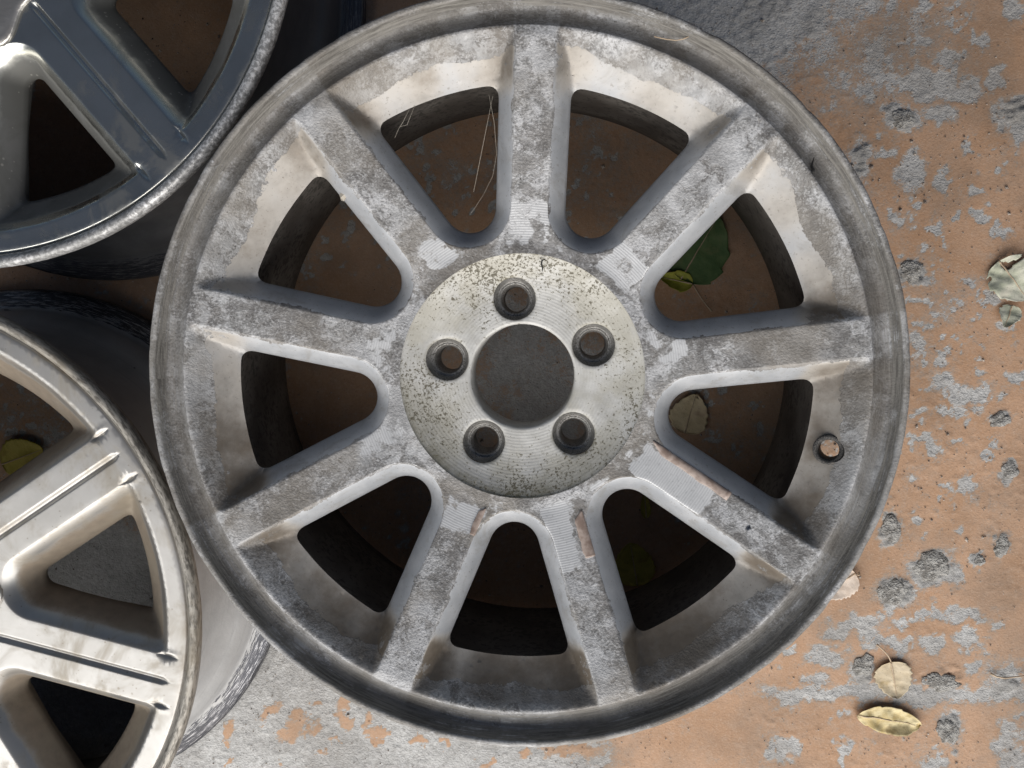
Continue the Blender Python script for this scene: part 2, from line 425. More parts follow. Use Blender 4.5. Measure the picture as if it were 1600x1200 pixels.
# ------------------------------------------------------------------ floor: worn orange floor paint over cement
def axis(lo, hi, step, far):
    a = list(np.arange(lo, hi, step)); s = step*3; p = a[-1]
    while p < far: p += s; a.append(p); s *= 1.5
    s = step*3; p = a[0]; b = []
    while p > -far: p -= s; b.append(p); s *= 1.5
    return np.array(b[::-1]+a)
def ground_pixels(x, y):
    q = np.stack([x-CAMP[0], y-CAMP[1], np.full_like(x, -CAMP[2])], -1) @ _CR
    return 800+1350*q[..., 0]/-q[..., 2], 600-1350*q[..., 1]/-q[..., 2]
# cement showing through: centre and half-size of each bare patch
CEMENT = [(150, 940, 150, 130), (1410, 185, 22, 20), (1345, 255, 16, 34), (1422, 262, 18, 30), (1590, 185, 26, 30), (1380, 235, 14, 10), (1470, 285, 10, 20), (1512, 232, 12, 10),
 (1425, 425, 17, 18), (1443, 432, 16, 10), (1432, 530, 12, 22), (1470, 560, 12, 10), (1475, 600, 22, 12), (1512, 618, 26, 16), (1508, 650, 10, 8), (1537, 612, 7, 16), (1562, 656, 16, 13),
 (1580, 737, 12, 13), (1596, 590, 18, 10), (1393, 830, 14, 22), (1462, 890, 30, 28), (1398, 925, 26, 22), (1532, 876, 9, 9), (1566, 856, 11, 16), (1492, 905, 12, 14), (1500, 830, 12, 10),
 (1460, 968, 10, 8), (1510, 998, 22, 14), (1552, 975, 10, 12), (1462, 958, 7, 12), (1340, 978, 34, 12), (1310, 992, 20, 10), (1288, 1024, 30, 12), (1345, 1048, 16, 18), (1384, 968, 9, 9), (1414, 976, 13, 6), (1418, 1000, 14, 10),
 (1394, 1012, 20, 9), (1370, 1000, 26, 8), (1440, 962, 7, 10), (1455, 1010, 14, 9), (1505, 960, 30, 10), (1485, 1142, 20, 24), (1573, 1150, 16, 18), (1590, 1185, 20, 20), (1228, 1172, 14, 16), (1318, 1185, 8, 22), (1460, 1192, 18, 10),
 (1205, 1165, 10, 10), (1270, 1060, 18, 8), (1225, 1015, 12, 8), (1575, 1060, 30, 22), (1520, 1042, 14, 10), (1380, 620, 8, 6), (1440, 692, 8, 6), (1437, 640, 10, 8), (1355, 780, 22, 10), (1480, 640, 20, 6), (1560, 700, 9, 6), (1510, 755, 10, 8),
 (1480, 755, 6, 5), (1465, 770, 5, 5), (1540, 715, 9, 5), (1500, 690, 12, 5), (1420, 745, 8, 5), (1435, 815, 9, 7), (1500, 470, 8, 7), (1535, 330, 14, 9), (1570, 355, 12, 10), (1490, 335, 9, 6), (1400, 335, 6, 10), (1440, 320, 8, 6),
 (1520, 300, 10, 8), (1560, 120, 14, 14), (1470, 180, 26, 18), (1500, 140, 26, 16), (1450, 130, 50, 22), (1530, 60, 10, 10), (1590, 20, 14, 16), (1440, 10, 14, 14), (1480, 90, 22, 12)]
ORANGE = [(361, 1137, 9, 20), (424, 1106, 16, 9), (408, 1117, 8, 10), (452, 1140, 16, 18), (474, 1132, 16, 14), (462, 1122, 14, 7), (490, 1146, 8, 8), (527, 1100, 11, 8), (530, 1120, 15, 12), (574, 1124, 8, 16), (585, 1146, 18, 7),
 (600, 1142, 8, 6), (656, 1152, 9, 8), (495, 1178, 7, 8), (690, 1166, 8, 8), (361, 1196, 7, 6), (430, 1196, 5, 5), (502, 1104, 6, 6), (350, 1158, 8, 7), (580, 1160, 10, 6), (525, 1160, 7, 6), (900, 1172, 50, 12), (985, 1160, 40, 16), (1060, 1180, 70, 20), (1000, 1190, 40, 10), (760, 1190, 14, 8), (820, 1180, 16, 7)]
CRUST = [(1410, 185, 18, 18), (1393, 828, 14, 22), (1462, 890, 28, 26), (1398, 925, 25, 22), (1566, 855, 11, 16), (1485, 1144, 18, 22), (1425, 425, 15, 16), (1562, 656, 14, 11), (1580, 737, 10, 11), (1470, 1062, 30, 14), (1350, 1045, 14, 18), (1575, 1068, 24, 14), (1532, 876, 7, 8), (1345, 255, 12, 28), (1590, 185, 22, 22)]
def blobs(u, v, lst, k=1.0):
    m = np.full(u.shape, -1.0)
    for cx, cy, a, b in lst:
        sel = (np.abs(u-cx) < 3*a+6) & (np.abs(v-cy) < 3*b+6)
        if not sel.any(): continue
        q = 1-np.sqrt(((u[sel]-cx)/(a*k))**2+((v[sel]-cy)/(b*k))**2); m[sel] = np.maximum(m[sel], q)
    return m
def make_ground():
    xs = axis(-.60, .56, .0017, 7.0); ys = axis(-.46, .42, .0017, 7.0)
    X, Y = np.meshgrid(xs, ys); nx, ny = len(xs), len(ys)
    u, v = ground_pixels(X, Y)
    wob = 34; uu = u+(fbm(X, Y, 70, 3, 4, .7)-.5)*wob*1.5; vv = v+(fbm(X, Y, 70, 8, 4, .7)-.5)*wob*1.5
    big = fbm(X, Y, 9, 21, 5, .6); mid = fbm(X, Y, 42, 33, 4, .6)
    chips = fbm(X, Y, 130, 51, 3, .6); L = .25+(big-.5)*.55+(mid-.5)*.40+.42*sstep(.62, .74, chips)*sstep(.40, .62, big+.15*(mid-.5))
    under = np.exp(-(((u-830)/150)**2+((v-590)/150)**2)); L = L+.42*under
    zt = np.exp(-(((uu-1130)/300)**2+((vv-20)/190)**2)*1.1); L = L+zt*.50
    zb = sstep(1010, 760, uu)*sstep(930, 1060, vv); L = L*(1-zb)+zb*(.86+(mid-.5)*.35)
    band = np.exp(-((vv-1083-(fbm(X, Y, 14, 61)-.5)*26)/17)**2)*sstep(1150, 1230, uu); L = np.maximum(L, .12+band*.62+(mid-.5)*.3)
    L = np.maximum(L, .5+.55*blobs(uu, vv, CEMENT, 1.06))
    L = np.minimum(L, .5-.6*blobs(uu, vv, ORANGE))
    L = np.clip(L, 0, 1)
    K = sstep(-.15, .35, blobs(uu, vv, CRUST, 1.1)); K = np.maximum(K, sstep(.45, .9, zt)*sstep(.52, .68, mid)*.55)
    m = sstep(.46, .54, L)
    fine = fbm(X, Y, 170, 71, 3, .7); fine2 = fbm(X, Y, 380, 77, 2)
    Z = -.0004*m+m*(fine-.5)*.0005+K*(.0008+(fine-.45)*.0050+(fine2-.5)*.003)+(big-.5)*.0012
    pim = sstep(.66, .78, fbm(X, Y, 190, 91, 2, .5))*(1-K)*sstep(.36, .66, fbm(X, Y, 12, 97, 3)); Z = Z+pim*.0005; Z = Z+m*sstep(.62, .80, vn(X, Y, 290, 93))*.0007      # pimples under the paint
    Z = Z-.0012
    me = bpy.data.meshes.new('ground'); nv = nx*ny
    me.vertices.add(nv); me.vertices.foreach_set('co', np.stack([X, Y, Z], -1).astype(np.float32).ravel())
    i = np.arange(nv).reshape(ny, nx); q = np.stack([i[:-1, :-1], i[:-1, 1:], i[1:, 1:], i[1:, :-1]], -1).reshape(-1, 4)
    me.loops.add(q.size); me.loops.foreach_set('vertex_index', q.ravel().astype(np.int32))
    me.polygons.add(len(q)); me.polygons.foreach_set('loop_start', np.arange(0, q.size, 4, dtype=np.int32))
    me.update(calc_edges=True); me.polygons.foreach_set('use_smooth', np.ones(len(q), bool))
    for k, a in (('loss', L), ('crust', K)):
        at = me.attributes.new(k, 'FLOAT', 'POINT'); at.data.foreach_set('value', a.astype(np.float32).ravel())
    me.materials.append(ground_material())
    o = link(bpy.data.objects.new('ground', me)); o['kind'] = 'structure'; o['label'] = 'cement floor with worn, chipped orange floor paint'
    return o
def cement_nodes(s):
    n1 = s.noise(35, 5, .6); n2 = s.noise(260, 5, .7); sp = s.voro(520)
    c = s.mix(s.ramp(n1, .35, .65), (.46, .455, .445), (.57, .567, .555))
    c = s.mix(s.math('MULTIPLY', s.ramp(n2, .50, .68), .32), c, (.28, .27, .25))
    c = s.mix(s.math('MULTIPLY', s.ramp(n2, .46, .32), .5), c, (.58, .58, .575))
    dark = s.ramp(s.math('ADD', sp, s.math('MULTIPLY', s.noise(90, 3), .7)), .38, .48, 1, 0)
    c = s.mix(s.math('MULTIPLY', s.ramp(s.noise(640, 1, .6), .45, .28), .32), c, (.20, .195, .185))
    c = s.mix(s.math('MULTIPLY', dark, .8), c, (.06, .055, .05))
    gr = s.ramp(s.math('ADD', s.voro(300), s.math('MULTIPLY', s.math('SUBTRACT', s.noise(240, 3, .7), .5), .9)), .05, .60, 1, 0)
    c = s.mix(s.math('MULTIPLY', s.ramp(gr, .20, 0), .20), c, (.20, .19, .175))
    return c, s.math('ADD', s.math('MULTIPLY', gr, .35), s.math('ADD', s.math('ADD', s.math('MULTIPLY', n2, .5), s.math('MULTIPLY', s.noise(700, 1, .6), 1.1)), s.math('MULTIPLY', dark, -.6)))
def ground_material():
    s = MT('worn_orange_floor_paint')
    L = s.math('ADD', s.attr('loss'), s.math('ADD', s.math('MULTIPLY', s.math('SUBTRACT', s.noise(130, 5, .65), .5), .42), s.math('MULTIPLY', s.math('SUBTRACT', s.noise(520, 4, .7), .5), .34)))
    m = s.ramp(L, .44, .56)
    thin = s.ramp(L, .27, .47)
    n1 = s.noise(14, 4, .6); n2 = s.noise(90, 5, .65)
    o = s.mix(s.ramp(n1, .35, .65), (.455, .275, .165), (.53, .335, .215))
    o = s.mix(s.math('MULTIPLY', s.ramp(n2, .45, .7), .4), o, (.47, .34, .25))
    o = s.mix(s.math('MULTIPLY', thin, .70), o, (.38, .325, .275))
    sc_ = s.noise(1, 4, .6, 0, s.mapped((30, 260, 1))); o = s.mix(s.math('MULTIPLY', s.ramp(sc_, .60, .72), .25), o, (.55, .42, .33))
    speck = s.ramp(s.math('ADD', s.voro(330), s.math('MULTIPLY', s.noise(45, 2), .6)), .30, .37, 1, 0)
    o = s.mix(s.math('MULTIPLY', speck, .65), o, (.13, .09, .07))
    o = s.mix(s.math('MULTIPLY', s.ramp(s.noise(480, 2, .75), .56, .68), .45), o, (.30, .19, .125))
    o = s.mix(s.math('MULTIPLY', s.ramp(s.noise(480, 2, .75), .44, .32), .40), o, (.60, .45, .34))
    c, ch = cement_nodes(s)
    k = s.attr('crust'); c = s.mix(s.math('MULTIPLY', k, .55), c, s.mix(s.noise(300, 4, .7), (.13, .125, .115), (.33, .325, .31)))
    col = s.mix(m, o, c)
    dirt = s.math('MULTIPLY', s.ramp(s.noise(6, 5, .65), .42, .66), .42); col = s.mix(dirt, col, (.17, .145, .12))
    gn = s.noise(560, 2, .75); h = s.math('ADD', s.math('MULTIPLY', s.math('SUBTRACT', 1.0, m), .55), s.math('MULTIPLY', gn, s.mixf(m, .45, 1.5)))
    return s.fin(col, s.mixf(m, .62, .9), 0, s.bump(h, .0008, .8), .3)
make_ground()

# ------------------------------------------------------------------ the big nine-spoke wheel
def zf_main(r):
    t = np.clip((r-.092)/.126, 0, 1); return .1825+.0270*t**1.1
def zp_main(r):
    r = np.asarray(r, float)
    return np.interp(r, [.10, .185, .193, .1965, .2010, .2060, .2110, .2160, .2195, .2225, .226], [.08, .1795, .1865, .1882, .1908, .1943, .1985, .2035, .2070, .2098, .212])
def make_main_wheel():
    base = R_(87.3-20.0)                       # first window axis
    def extra(x, y, r, d): return 0*r
    S = WheelShape(9, .0118, .0920, .0120, .1935, .2235, .0835, zf_main, zp_main, .0185, .0085)
    ksec = 7                                   # window axis at -12.7 degrees carries the valve hole
    hx, hr = .2068, .0082
    # sectors run anticlockwise; -12.7 = 67.3 - 80 = 67.3 + 280
    V, F, C = assemble(S, base, ksec, (hx, hr))
    # knocks and unevenness of the worn casting
    n = fbm(V[:, 0], V[:, 1], 60, 5, 4)-.5; V[:, 2] += n*.0009*sstep(.2234, .220, np.hypot(V[:, 0], V[:, 1]))*sstep(.0836, .086, np.hypot(V[:, 0], V[:, 1]))
    spoke0 = base-S.a                          # code k = spoke at angle spoke0 + 40 k
    # rim: channel, lip, barrel outside, bottom flange, barrel inside
    prof = [(.2235, float(zf_main(.2235))), (.2239, .2094), (.2243, .2088), (.2262, .2068), (.2298, .2037), (.2325, .2024), (.2350, .2020), (.2372, .2032), (.2388, .2062), (.2398, .2100), (.2404, .2132),
            (.2409, .2146), (.2420, .2152), (.2436, .2152), (.2447, .2145), (.2452, .2125), (.2452, .208), (.2442, .2035), (.2405, .1995), (.2320, .1975), (.2287, .1945), (.2280, .180), (.2265, .1745), (.218, .166), (.2085, .156), (.2055, .145), (.2055, .10), (.209, .065),
            (.222, .045), (.2285, .035), (.2285, .020), (.2375, .015), (.2400, .008), (.2390, .0028), (.2350, .0012), (.2265, .0012), (.2225, .006), (.2210, .016), (.2205, .034), (.214, .050), (.2040, .066), (.1995, .10), (.1990, .15), (.1985, .170), (.1975, .1795), (.1965, .1815)]
    nseg = 288
    LV, LF = lathe(prof, nseg, base-S.a)
    LV = np.array(LV); r = np.hypot(LV[:, 0], LV[:, 1]); th = np.arctan2(LV[:, 1], LV[:, 0])
    lipm = sstep(.2385, .2425, r)*sstep(.2, .21, LV[:, 2])
    nick = (fbm(th*22, r*0, 1.0, 3, 2)-.5)*.0004-.0005*sstep(.78, .90, vn(th*34, r*0, 1.0, 9))
    k = 1+lipm*nick/r; LV[:, 0] *= k; LV[:, 1] *= k; LV[:, 2] += lipm*(fbm(th*22, r*0, 1, 13, 2)-.5)*.0005
    chm = sstep(.2245, .228, r)*sstep(.205, .207, LV[:, 2]+.005); LV[:, 2] += chm*(fbm(LV[:, 0], LV[:, 1], 110, 15, 3)-.5)*.0012
    # valve bore through the rim: leave the barrel open where it comes out
    va = base+2*S.a*ksec; vdir = np.array([math.cos(va), math.sin(va)])
    v0 = np.array([*(vdir*hx), float(zp_main(hx))]); tilt = R_(20); ax = np.array([*(vdir*math.sin(tilt)), -math.cos(tilt)])
    LF = np.array(LF)[:, ::-1]; LC = LV[LF].mean(1); rel = LC-v0; t = rel@ax; dist = np.linalg.norm(rel-t[:, None]*ax, axis=1)
    keep = ~((dist < .0105) & (t > .006) & (t < .09)); LF = LF[keep]; LC = LC[keep]
    inner = (LC[:, 2] < .19) & (np.arange(len(keep))[keep] % (len(prof)-1) >= 36)
    codeL = np.where(inner, -3, -1)
    # hub dish, five bolt holes, centre bore
    HV = []; HE = []
    def add(P, closed=True):
        i0 = len(HV); HV.extend(P); HE.extend((i0+i, i0+i+1) for i in range(len(P)-1))
        if closed: HE.append((i0+len(P)-1, i0))
    for rr, nn in ((.0835, 288), (.0828, 288), (.0820, 288), (.079, 180), (.0360, 96), (.0367, 96), (.0375, 96)):
        add([(rr*math.cos(base-S.a+2*math.pi*i/nn), rr*math.sin(base-S.a+2*math.pi*i/nn)) for i in range(nn)])
    bolts = [R_(95.8-72*i) for i in range(5)]; BR = .0535; HR = .0146
    for b in bolts:
        for q in (HR, HR+.0007): add([(BR*math.cos(b)+q*math.cos(2*math.pi*i/40), BR*math.sin(b)+q*math.sin(2*math.pi*i/40)) for i in range(40)])
    g = .0024; X, Y = np.meshgrid(np.arange(-.082, .082, g), np.arange(-.082, .082, g)); P = np.stack([X.ravel(), Y.ravel()], 1)
    rr = np.hypot(P[:, 0], P[:, 1]); ok = (rr > .0382) & (rr < .0805)
    for b in bolts: ok &= np.hypot(P[:, 0]-BR*math.cos(b), P[:, 1]-BR*math.sin(b)) > HR+.0018
    HV.extend(map(tuple, P[ok]))
    vo, eo, fo, *_ = delaunay_2d_cdt([Vector(q) for q in HV], HE, [], 0, 1e-6)
    Q = np.array([(q.x, q.y) for q in vo]); HF = np.array([f for f in fo if len(f) == 3]); HC = Q[HF].mean(1); rc = np.hypot(HC[:, 0], HC[:, 1])
    ok = (rc > .0359) & (rc < .0836)
    for b in bolts: ok &= np.hypot(HC[:, 0]-BR*math.cos(b), HC[:, 1]-BR*math.sin(b)) > HR*.995
    HF = HF[ok]; A = Q[HF]; cr = np.cross(A[:, 1]-A[:, 0], A[:, 2]-A[:, 0]); HF[cr < 0] = HF[cr < 0][:, ::-1]
    def zhub(r):
        return np.interp(r, [.0360, .0367, .0375, .05, .058, .066, .073, .079, .0820, .0828, .0835], [.1695, .1703, .1707, .1712, .1719, .1736, .1760, .1789, .1807, .1810, .1825])
    hr_ = np.hypot(Q[:, 0], Q[:, 1]); hz = zhub(hr_)
    for b in bolts: hz = np.where(np.abs(np.hypot(Q[:, 0]-BR*math.cos(b), Q[:, 1]-BR*math.sin(b))-HR) < 2e-4, hz-.0006, hz)
    HVv = np.c_[Q, hz]
    # bore wall
    BV, BF = lathe([(.0360, .1695), (.0358, .162), (.0358, .140), (.038, .138)], 96, base-S.a)
    root = empty('alloy_wheel', (0, 0, 0))
    tag(root, 'large corroded silver nine-spoke alloy wheel with five bolt holes, lying in the middle', 'wheel', 'alloy wheels lying on the floor')
    parts = split_parts([(V, F, C), (LV, LF, codeL), (HVv, HF, np.full(len(HF), -4)), (np.array(BV), BF, np.full(len(BF), -4))], root, 50)
    bare_spots = []                             # (spoke angle, r from, r to, side) of metal still bright
    def att(Vp):
        x, y, z = Vp[:, 0], Vp[:, 1], Vp[:, 2]; r = np.hypot(x, y); th = np.arctan2(y, x)
        loc = (th-base+S.a) % (2*S.a)-S.a; lx, ly = r*np.cos(loc), r*np.sin(loc); d = S.d(lx, ly)
        drop = zf_main(r)-z
        sp = np.round((th-spoke0)/(2*S.a)); sd = th-spoke0-sp*2*S.a; off = r*np.sin(sd); spa = (np.degrees(spoke0)+40*sp) % 360
        vary = (vn(np.cos(th)*3, np.sin(th)*3, 2.2, 44)-.5)*.010
        face = np.where(d > .0004, (.42+.2*sstep(.13, .18, r))*sstep(.0045, .0004, d), 1.0)
        ring = sstep(.2065+vary, .2150+vary, r)*sstep(.2235, .21, r*0+.2)
        face = np.maximum(face, ring)
        face = np.where(r > .2236, 1.0, face)
        outer_wall = sstep(.165, .205, r)*sstep(.0, .004, d)
        face = np.maximum(face, .42*outer_wall*sstep(.015, .006, drop))
        grime_shade = sstep(.172, .20, r)*sstep(-.001, .003, d)*(.42+.30*sstep(.03, .055, np.abs(ly))) + sstep(.05, -.16, y)*sstep(.180, .197, r)*sstep(.2225, .215, r)*sstep(-.0005, .002, d)*.42  # pocket dirt, plus shade painted into lower pockets that face away from the light
        grime_shade = grime_shade*(.55+.9*vn(np.cos(th)*3, np.sin(th)*3, 3.1, 7))
        # bright lathe-turned metal close to the hub
        bare = .30*sstep(.135, .095, r)*(d < .0004)*sstep(.0835, .090, r)+(d < .0004)*.10*sstep(.17, .10, r)
        for a, r0, r1, o0, o1, wgt in ((327.4, .098, .148, -.013, .0065, .95), (287.4, .093, .135, -.013, .002, .85), (247.4, .096, .115, -.013, .013, .62), (47.4, .090, .112, -.013, .013, .62), (87.4, .090, .118, -.013, .013, .58), (127.4, .092, .112, -.013, .004, .66), (7.4, .09, .112, .0, .013, .60), (207.4, .10, .122, -.013, .0, .58), (167.4, .09, .108, -.013, .013, .45)):
            sel = np.abs((spa-a+180) % 360-180) < 5
            bm_ = sstep(r0-.006, r0+.002, r)*sstep(r1+.008, r1-.004, r)*sstep(o0-.003, o0, off)*sstep(o1+.003, o1-.001, off)*(d < .0006)
            bare = np.maximum(bare, np.where(sel, wgt*bm_, 0))
        bare = np.maximum(bare, .22*sstep(.2404, .2410, r))
        channel = sstep(.2240, .227, r)*(.70+.4*sstep(.0, -.2, y)+1.3*sstep(.2372, .2392, r))*(1-.70*sstep(.2402, .2409, r))  # channel stain; the lower half is painted darker as shade
        return dict(face=face, grime_shade=grime_shade, bare=bare*(drop < .0012), channel=channel)
    def atth(Vp):
        r = np.hypot(Vp[:, 0], Vp[:, 1]); th = np.arctan2(Vp[:, 1], Vp[:, 0])
        g_ = .45*sstep(.066, .083, r)*(.5+.9*np.clip(-np.sin(th+.35), 0, 1))+.25*sstep(.042, .035, r)  # dirt at edge and bore, with painted shade on the dish's lower slope
        for b in bolts: g_ = np.maximum(g_, .55*sstep(.0185, .0145, np.hypot(Vp[:, 0]-BR*math.cos(b), Vp[:, 1]-BR*math.sin(b))))
        return dict(grime_shade=g_)
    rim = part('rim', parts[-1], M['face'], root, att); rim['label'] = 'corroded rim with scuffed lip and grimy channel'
    part('barrel', parts[-3], M['barrel_in'], root)['label'] = 'dark brake-dusted inside of the rim barrel'
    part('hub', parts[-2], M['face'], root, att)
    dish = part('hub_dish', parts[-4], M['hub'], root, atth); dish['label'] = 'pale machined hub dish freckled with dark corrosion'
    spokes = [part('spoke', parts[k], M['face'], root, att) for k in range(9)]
    # bolt seats: cup, collar, hole
    sp = [(HR+.0001, .0), (.0138, -.0022), (.0124, -.0052), (.0116, -.0062), (.0111, -.0058), (.0104, -.0060), (.0098, -.0075), (.0092, -.0105), (.0088, -.0120), (.0087, -.030)]
    bv, bf = lathe(sp, 40)
    seat = None
    for b in bolts:
        loc = (BR*math.cos(b), BR*math.sin(b), .1709)
        if seat is None:
            seat = mesh_obj('bolt_hole', bv, bf, M['seat'], dish, loc=loc)
        else:
            seat = seat.copy(); COL.objects.link(seat); seat.parent = dish; seat.location = loc
        seat.rotation_euler = (0, 0, b)
    # rubber collar in the valve hole
    vp = [(.0100, -.0002), (.0098, .0008), (.0088, .0012), (.0074, .0008), (.0066, -.001), (.0063, -.004), (.0063, -.012), (.0068, -.030)]
    vv, vf = lathe(vp, 32)
    o = mesh_obj('valve_hole', vv, vf, M['rubber'], rim, loc=tuple(v0+np.array([0, 0, .0004]))); o['label'] = 'open valve hole ringed with perished black rubber'
    o.rotation_euler = Vector(tuple(-ax)).to_track_quat('Z', 'Y').to_euler()
    # leftover lacquer on the edges of three spokes
    def flake(spdeg, r0, r1, side, o_in, o_out, nm):
        a = R_(spdeg); ca, sa = math.cos(a), math.sin(a); n1, n2 = 26, 10; Vt = []
        for i in range(n1+1):
            rr = r0+(r1-r0)*i/n1
            taper = min(1, i/n1*5+.15)
            for j in range(n2+1):
                o_ = side*(o_out+(o_in-o_out)*taper*(j/n2)*(1+.35*(fbm(rr*1, 0.3, 160, nm)-.5)))
                xx, yy = rr*ca-o_*sa, rr*sa+o_*ca; R0 = math.hypot(xx, yy); t0 = math.atan2(yy, xx)
                lc = (t0-base+S.a) % (2*S.a)-S.a
                zz = float(S.z(np.array([R0*math.cos(lc)]), np.array([R0*math.sin(lc)]))[0])
                Vt.append((xx, yy, zz+.0007+.0006*math.sin(j/n2*math.pi)))
        nq = (n1+1)*(n2+1); Vb = [(x, y, z-.0011) for x, y, z in Vt]; Ft = []
        ix = lambda i, j: i*(n2+1)+j
        for i in range(n1):
            for j in range(n2):
                q = (ix(i, j), ix(i+1, j), ix(i+1, j+1), ix(i, j+1)); Ft.append(q); Ft.append(tuple(nq+v for v in q[::-1]))
        loop = [ix(i, 0) for i in range(n1+1)]+[ix(n1, j) for j in range(1, n2+1)]+[ix(i, n2) for i in range(n1-1, -1, -1)]+[ix(0, j) for j in range(n2-1, 0, -1)]
        for p, q in zip(loop, loop[1:]+loop[:1]): Ft.append((p, nq+p, nq+q, q))
        mesh_obj('lacquer_flake', Vt+Vb, Ft, M['flake'], spokes[int(round((a-spoke0)/(2*S.a))) % 9])['label'] = 'pinkish brown strip of old lacquer on the spoke edge'
    flake(-32.7, .098, .158, 1, .0070, .0128, 5)
    flake(-72.7, .099, .130, 1, .0055, .0128, 9)
    flake(-112.7, .093, .113, 1, .0085, .0128, 14)
    return root
main_wheel = make_main_wheel()

# ------------------------------------------------------------------ the two grooved eight-spoke wheels on the left
def chrome_material(name, dark):
    s = MT(name); n = s.noise(22, 4, .6); f = s.noise(300, 3, .6)
    if dark: c = s.mix(s.ramp(n, .35, .65), (.54, .54, .50), (.62, .62, .58))
    else: c = s.mix(s.ramp(n, .35, .65), (.43, .415, .39), (.51, .495, .47))
    g = s.math('ADD', s.attr('grime_shade'), s.math('MULTIPLY', s.math('SUBTRACT', s.noise(50, 5, .65), .5), .9))
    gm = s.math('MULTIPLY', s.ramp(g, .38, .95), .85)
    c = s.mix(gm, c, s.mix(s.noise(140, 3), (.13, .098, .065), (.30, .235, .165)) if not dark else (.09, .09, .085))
    e = s.ramp(s.math('ADD', s.attr('scuff'), s.math('MULTIPLY', s.math('SUBTRACT', s.noise(260, 3, .7), .5), 1.3)), .44, .60)
    e2 = s.mix(s.ramp(s.noise(340, 3, .7), .40, .62), (.30, .30, .30), (.72, .72, .72)) if dark else s.mix(s.ramp(s.noise(1, 3, .7, .3, s.polar((120, 500, 500))), .36, .60), (.13, .12, .105), (.40, .375, .33))
    c = s.mix(e, c, e2)
    dust = s.ramp(s.math('ADD', s.voro(200), s.math('MULTIPLY', n, .6)), .36, .42, 1, 0); c = s.mix(s.math('MULTIPLY', dust, .5), c, (.5, .48, .44) if dark else (.2, .17, .13))
    rough = s.mixf(gm, .21 if dark else .36, .62); rough = s.mixf(e, rough, .45)
    h = s.math('MULTIPLY', s.math('ADD', s.math('MULTIPLY', s.attr('scuff'), .8), .05), f)
    sta = s.math('MULTIPLY', s.ramp(s.noise(20, 5, .68, .6), .47, .64), .60); c = s.mix(sta, c, (.30, .26, .20) if not dark else (.22, .22, .215))
    met = s.mixf(e, s.mixf(gm, .94 if dark else .80, .3), .35)
    return s.fin(c, s.mixf(sta, rough, .6), met, s.bump(h, .0004, .7))
def barrel_material(name, a, b, sc_col):
    s = MT(name); n = s.noise(25, 4, .6); st = s.noise(1, 3, .6, 0, s.mapped((14, 14, 420)))
    c = s.mix(s.ramp(n, .35, .65), a, b); c = s.mix(s.math('MULTIPLY', s.ramp(st, .55, .75), .35), c, tuple(q*.55 for q in a))
    scr = s.ramp(s.math('ADD', s.attr('scuff'), s.math('MULTIPLY', s.math('SUBTRACT', s.noise(1, 4, .7, .3, s.polar((60, 500, 700))), .5), 1.6)), .42, .55)
    raw = s.mix(s.ramp(s.noise(1, 4, .75, .2, s.polar((70, 1700, 1900))), .53, .64), (.06, .062, .072), sc_col)
    c = s.mix(scr, c, raw)
    mark = s.ramp(s.math('ADD', s.noise(1, 4, .7, .6, s.mapped((30, 90, 60))), 0), .68, .72); c = s.mix(s.math('MULTIPLY', mark, .7), c, (.03, .03, .032))
    return s.fin(c, s.mixf(scr, .38, .42), s.mixf(scr, .1, .55), s.bump(s.math('ADD', s.noise(300, 3), scr), .0004, .5))
def zf_nb(r): return .188+.0065*np.clip((np.asarray(r, float)-.08)/.14, 0, 1)
def zp_nb(r): return np.interp(np.asarray(r, float), [.180, .189, .196, .203, .2085, .2105, .2118, .2244, .23], [.160, .168, .1755, .1835, .1900, .1925, .1938, .1945, .1945])
NBR = .2360
